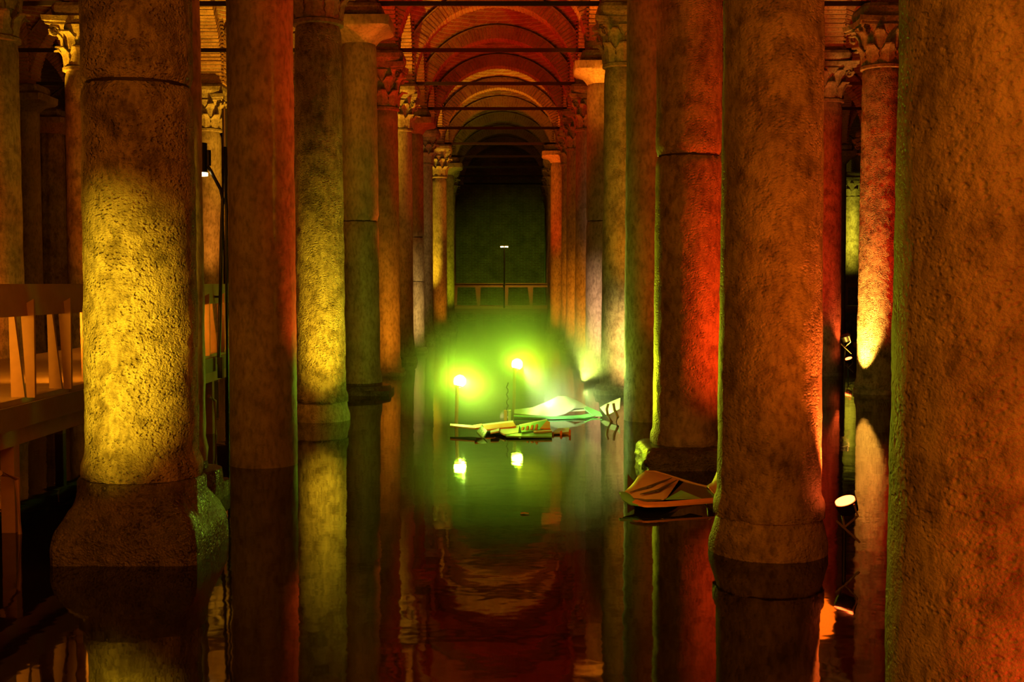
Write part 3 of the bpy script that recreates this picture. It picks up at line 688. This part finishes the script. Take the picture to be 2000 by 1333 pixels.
quad('hull_side', M['green'], [(985, 850, 17.3), (1078, 845, 17.4), (1078, 855, 17.1), (990, 853, 17.1)])
quad('box_top', M['sheet'], [(1090, 838, 18.1), (1112, 837, 18.1), (1111, 845, 17.6), (1077, 848, 17.5)])
for px in (1080, 1096, 1113): quad('box_post', M['orange'], [(px - 2, 846 - (px - 1080) * .15, 17.55), (px + 2, 845 - (px - 1080) * .15, 17.55), (px + 2, 855, 17.5), (px - 2, 856, 17.5)], .04)
quad('box_side', M['sheet'], [(1082, 849, 17.62), (1111, 846, 17.62), (1111, 855, 17.55), (1082, 857, 17.55)])

# leaf sculpture by the big column
D0 = 12.1; O = Vector((wx(1305, D0), D0, 0)); t = thing('leaf_sculpture', 'ochre leaf-like folded sculpture floating beside the big orange-brown column', 'sculpture', O)
ridge = [(1240, 944, 12.3), (1248, 930, 12.4), (1262, 921, 12.45), (1280, 922, 12.5), (1310, 931, 12.55), (1338, 940, 12.6), (1362, 947, 12.6), (1380, 951, 12.6)]
low = [(1216, 965, 11.9), (1226, 972, 11.8), (1240, 977, 11.7), (1258, 978, 11.7), (1275, 978, 11.7), (1290, 978, 11.7), (1297, 976, 11.7), (1302, 974, 11.75)]
rid2 = [samp([at(*q_) for q_ in ridge], k / 10 * .66) for k in range(11)]
loc(strip(rid2, [at(*q_) for q_ in low], 26, 12, .05, .012), O).build('front_skin', M['leafskin'], t, True)
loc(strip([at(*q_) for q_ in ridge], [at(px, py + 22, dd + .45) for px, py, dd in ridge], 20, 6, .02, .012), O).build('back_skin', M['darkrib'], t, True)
MB().tube([Vector(at(*q_)) - O + Vector((0, -.01, .0)) for q_ in ridge], .013, 8).build('ridge_rim', M['leafskin'], t, True)
loc(strip([at(1232, 974, 11.75), at(1260, 983, 11.6), at(1300, 982, 11.6), at(1350, 978, 11.7), at(1402, 974, 11.8)], [at(1236, 984, 11.6), at(1260, 990, 11.45), at(1300, 989, 11.5), at(1350, 985, 11.6), at(1402, 981, 11.7)], 18, 4, 0, .02), O).build('base_rim', M['orange'], t, True)
def rib(a, b_, c_): 
    pts = [Vector(at(*q_)) - O for q_ in (a, b_, c_)]; pp = [samp(pts, k / 10) for k in range(11)]
    MB().tube(pp, [.004 + .012 * math.sin(k / 10 * PI) for k in range(11)], 6).build('fold_rib', M['darkrib'], t, True)
rib((1230, 962, 11.8), (1270, 951, 11.9), (1312, 934, 12.3))
rib((1250, 966, 11.7), (1285, 959, 11.8), (1322, 938, 12.3))
rib((1236, 974, 11.7), (1260, 979, 11.66), (1292, 977, 11.68))
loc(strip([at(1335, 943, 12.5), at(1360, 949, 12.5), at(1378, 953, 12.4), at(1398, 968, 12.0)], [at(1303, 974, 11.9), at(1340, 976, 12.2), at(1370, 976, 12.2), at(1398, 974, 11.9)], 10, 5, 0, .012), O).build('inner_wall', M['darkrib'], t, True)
loc(MB().add([at(1298, 977, 11.72), at(1330, 958, 12.0), at(1348, 966, 11.98), at(1372, 975, 11.78), at(1298, 977, 11.76), at(1330, 958, 12.04), at(1348, 966, 12.02), at(1372, 975, 11.82)], [(0, 1, 2, 3), (7, 6, 5, 4), (0, 4, 5, 1), (1, 5, 6, 2), (2, 6, 7, 3), (3, 7, 4, 0)]), O).build('green_window', M['green'], t)
loc(strip([at(1380, 951, 12.5), at(1392, 943, 12.4), at(1400, 925, 12.4), (wx(1412, 12.4), 12.4, .42)], [at(1384, 953, 12.0), at(1392, 962, 11.95), at(1404, 972, 11.9), at(1415, 972, 11.9)], 10, 5, .02, .012), O).build('wing', M['leafskin'], t, True)
loc(strip([at(1209, 963, 11.9), at(1220, 962, 11.9), at(1232, 968, 11.85), at(1244, 978, 11.75)], [at(1212, 966, 11.8), at(1216, 978, 11.7), at(1230, 986, 11.6), at(1256, 989, 11.5)], 10, 5, .02, .015), O).build('tail_tip', M['green'], t, True)
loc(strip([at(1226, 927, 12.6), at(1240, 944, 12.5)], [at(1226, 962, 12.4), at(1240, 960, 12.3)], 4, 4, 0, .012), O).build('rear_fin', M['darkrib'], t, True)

p = at(1026, 1009, 10.9)
q = MB().sheet([[(.04 * i - .04, .02 * j, .008 + .006 * ((i + j) % 2)) for j in range(3)] for i in range(3)], .006)
tag(q.build('floating_scrap', M['sheet'], loc=(p.x, 2.2 * F / (1009 - 555), 0)), 'tiny bright scrap floating alone on the dark water below the lamps', 'scrap')

# ------------------------------------------------------------------ scattering volume added to draw the lens glare around the green lamps
mz, nt, b = nodes('glare_volume'); nt.nodes.remove(b); N = nt.nodes; L = nt.links
vs_ = N.new('ShaderNodeVolumeScatter'); vs_.inputs['Anisotropy'].default_value = 0; vs_.inputs['Color'].default_value = (1, 1, 1, 1)
g = N.new('ShaderNodeNewGeometry')
def blob(c, rr, peak):
    a = N.new('ShaderNodeVectorMath'); a.operation = 'SUBTRACT'; a.inputs[1].default_value = c; L.new(g.outputs['Position'], a.inputs[0])
    k = N.new('ShaderNodeVectorMath'); k.operation = 'MULTIPLY'; k.inputs[1].default_value = [1 / q for q in rr]; L.new(a.outputs[0], k.inputs[0])
    ln = N.new('ShaderNodeVectorMath'); ln.operation = 'LENGTH'; L.new(k.outputs[0], ln.inputs[0])
    mr = N.new('ShaderNodeMapRange'); mr.interpolation_type = 'SMOOTHSTEP'; mr.inputs['From Min'].default_value = 0; mr.inputs['From Max'].default_value = 1
    mr.inputs['To Min'].default_value = peak; mr.inputs['To Max'].default_value = 0; L.new(ln.outputs['Value'], mr.inputs['Value']); return mr.outputs[0]
L1, L2 = at(898, 745, 18.9), at(1010, 712, 20.8)
outs = [blob((0, 19.8, .4), (2.4, 2.4, 2.2), .36), blob(L1, (1.2, 1.1, 1.1), .65), blob(L2, (1.7, 1.5, 1.5), .55)]
a1 = N.new('ShaderNodeMath'); L.new(outs[0], a1.inputs[0]); L.new(outs[1], a1.inputs[1])
a2 = N.new('ShaderNodeMath'); L.new(a1.outputs[0], a2.inputs[0]); L.new(outs[2], a2.inputs[1]); L.new(a2.outputs[0], vs_.inputs['Density'])
L.new(vs_.outputs[0], N['Material Output'].inputs['Volume'])
MB().loft([(.01, 2.5, 0), (1.2, 2.45, 0), (1.9, 2.1, 0), (2.4, 1.6, 0), (2.75, .6, 0)], 32).build('glare_volume', mz, kind='stuff', loc=(.0, 19.8, 0)).scale = (1, 1.13, 1)
sc.cycles.volume_step_rate = 4.0; sc.cycles.volume_max_steps = 64
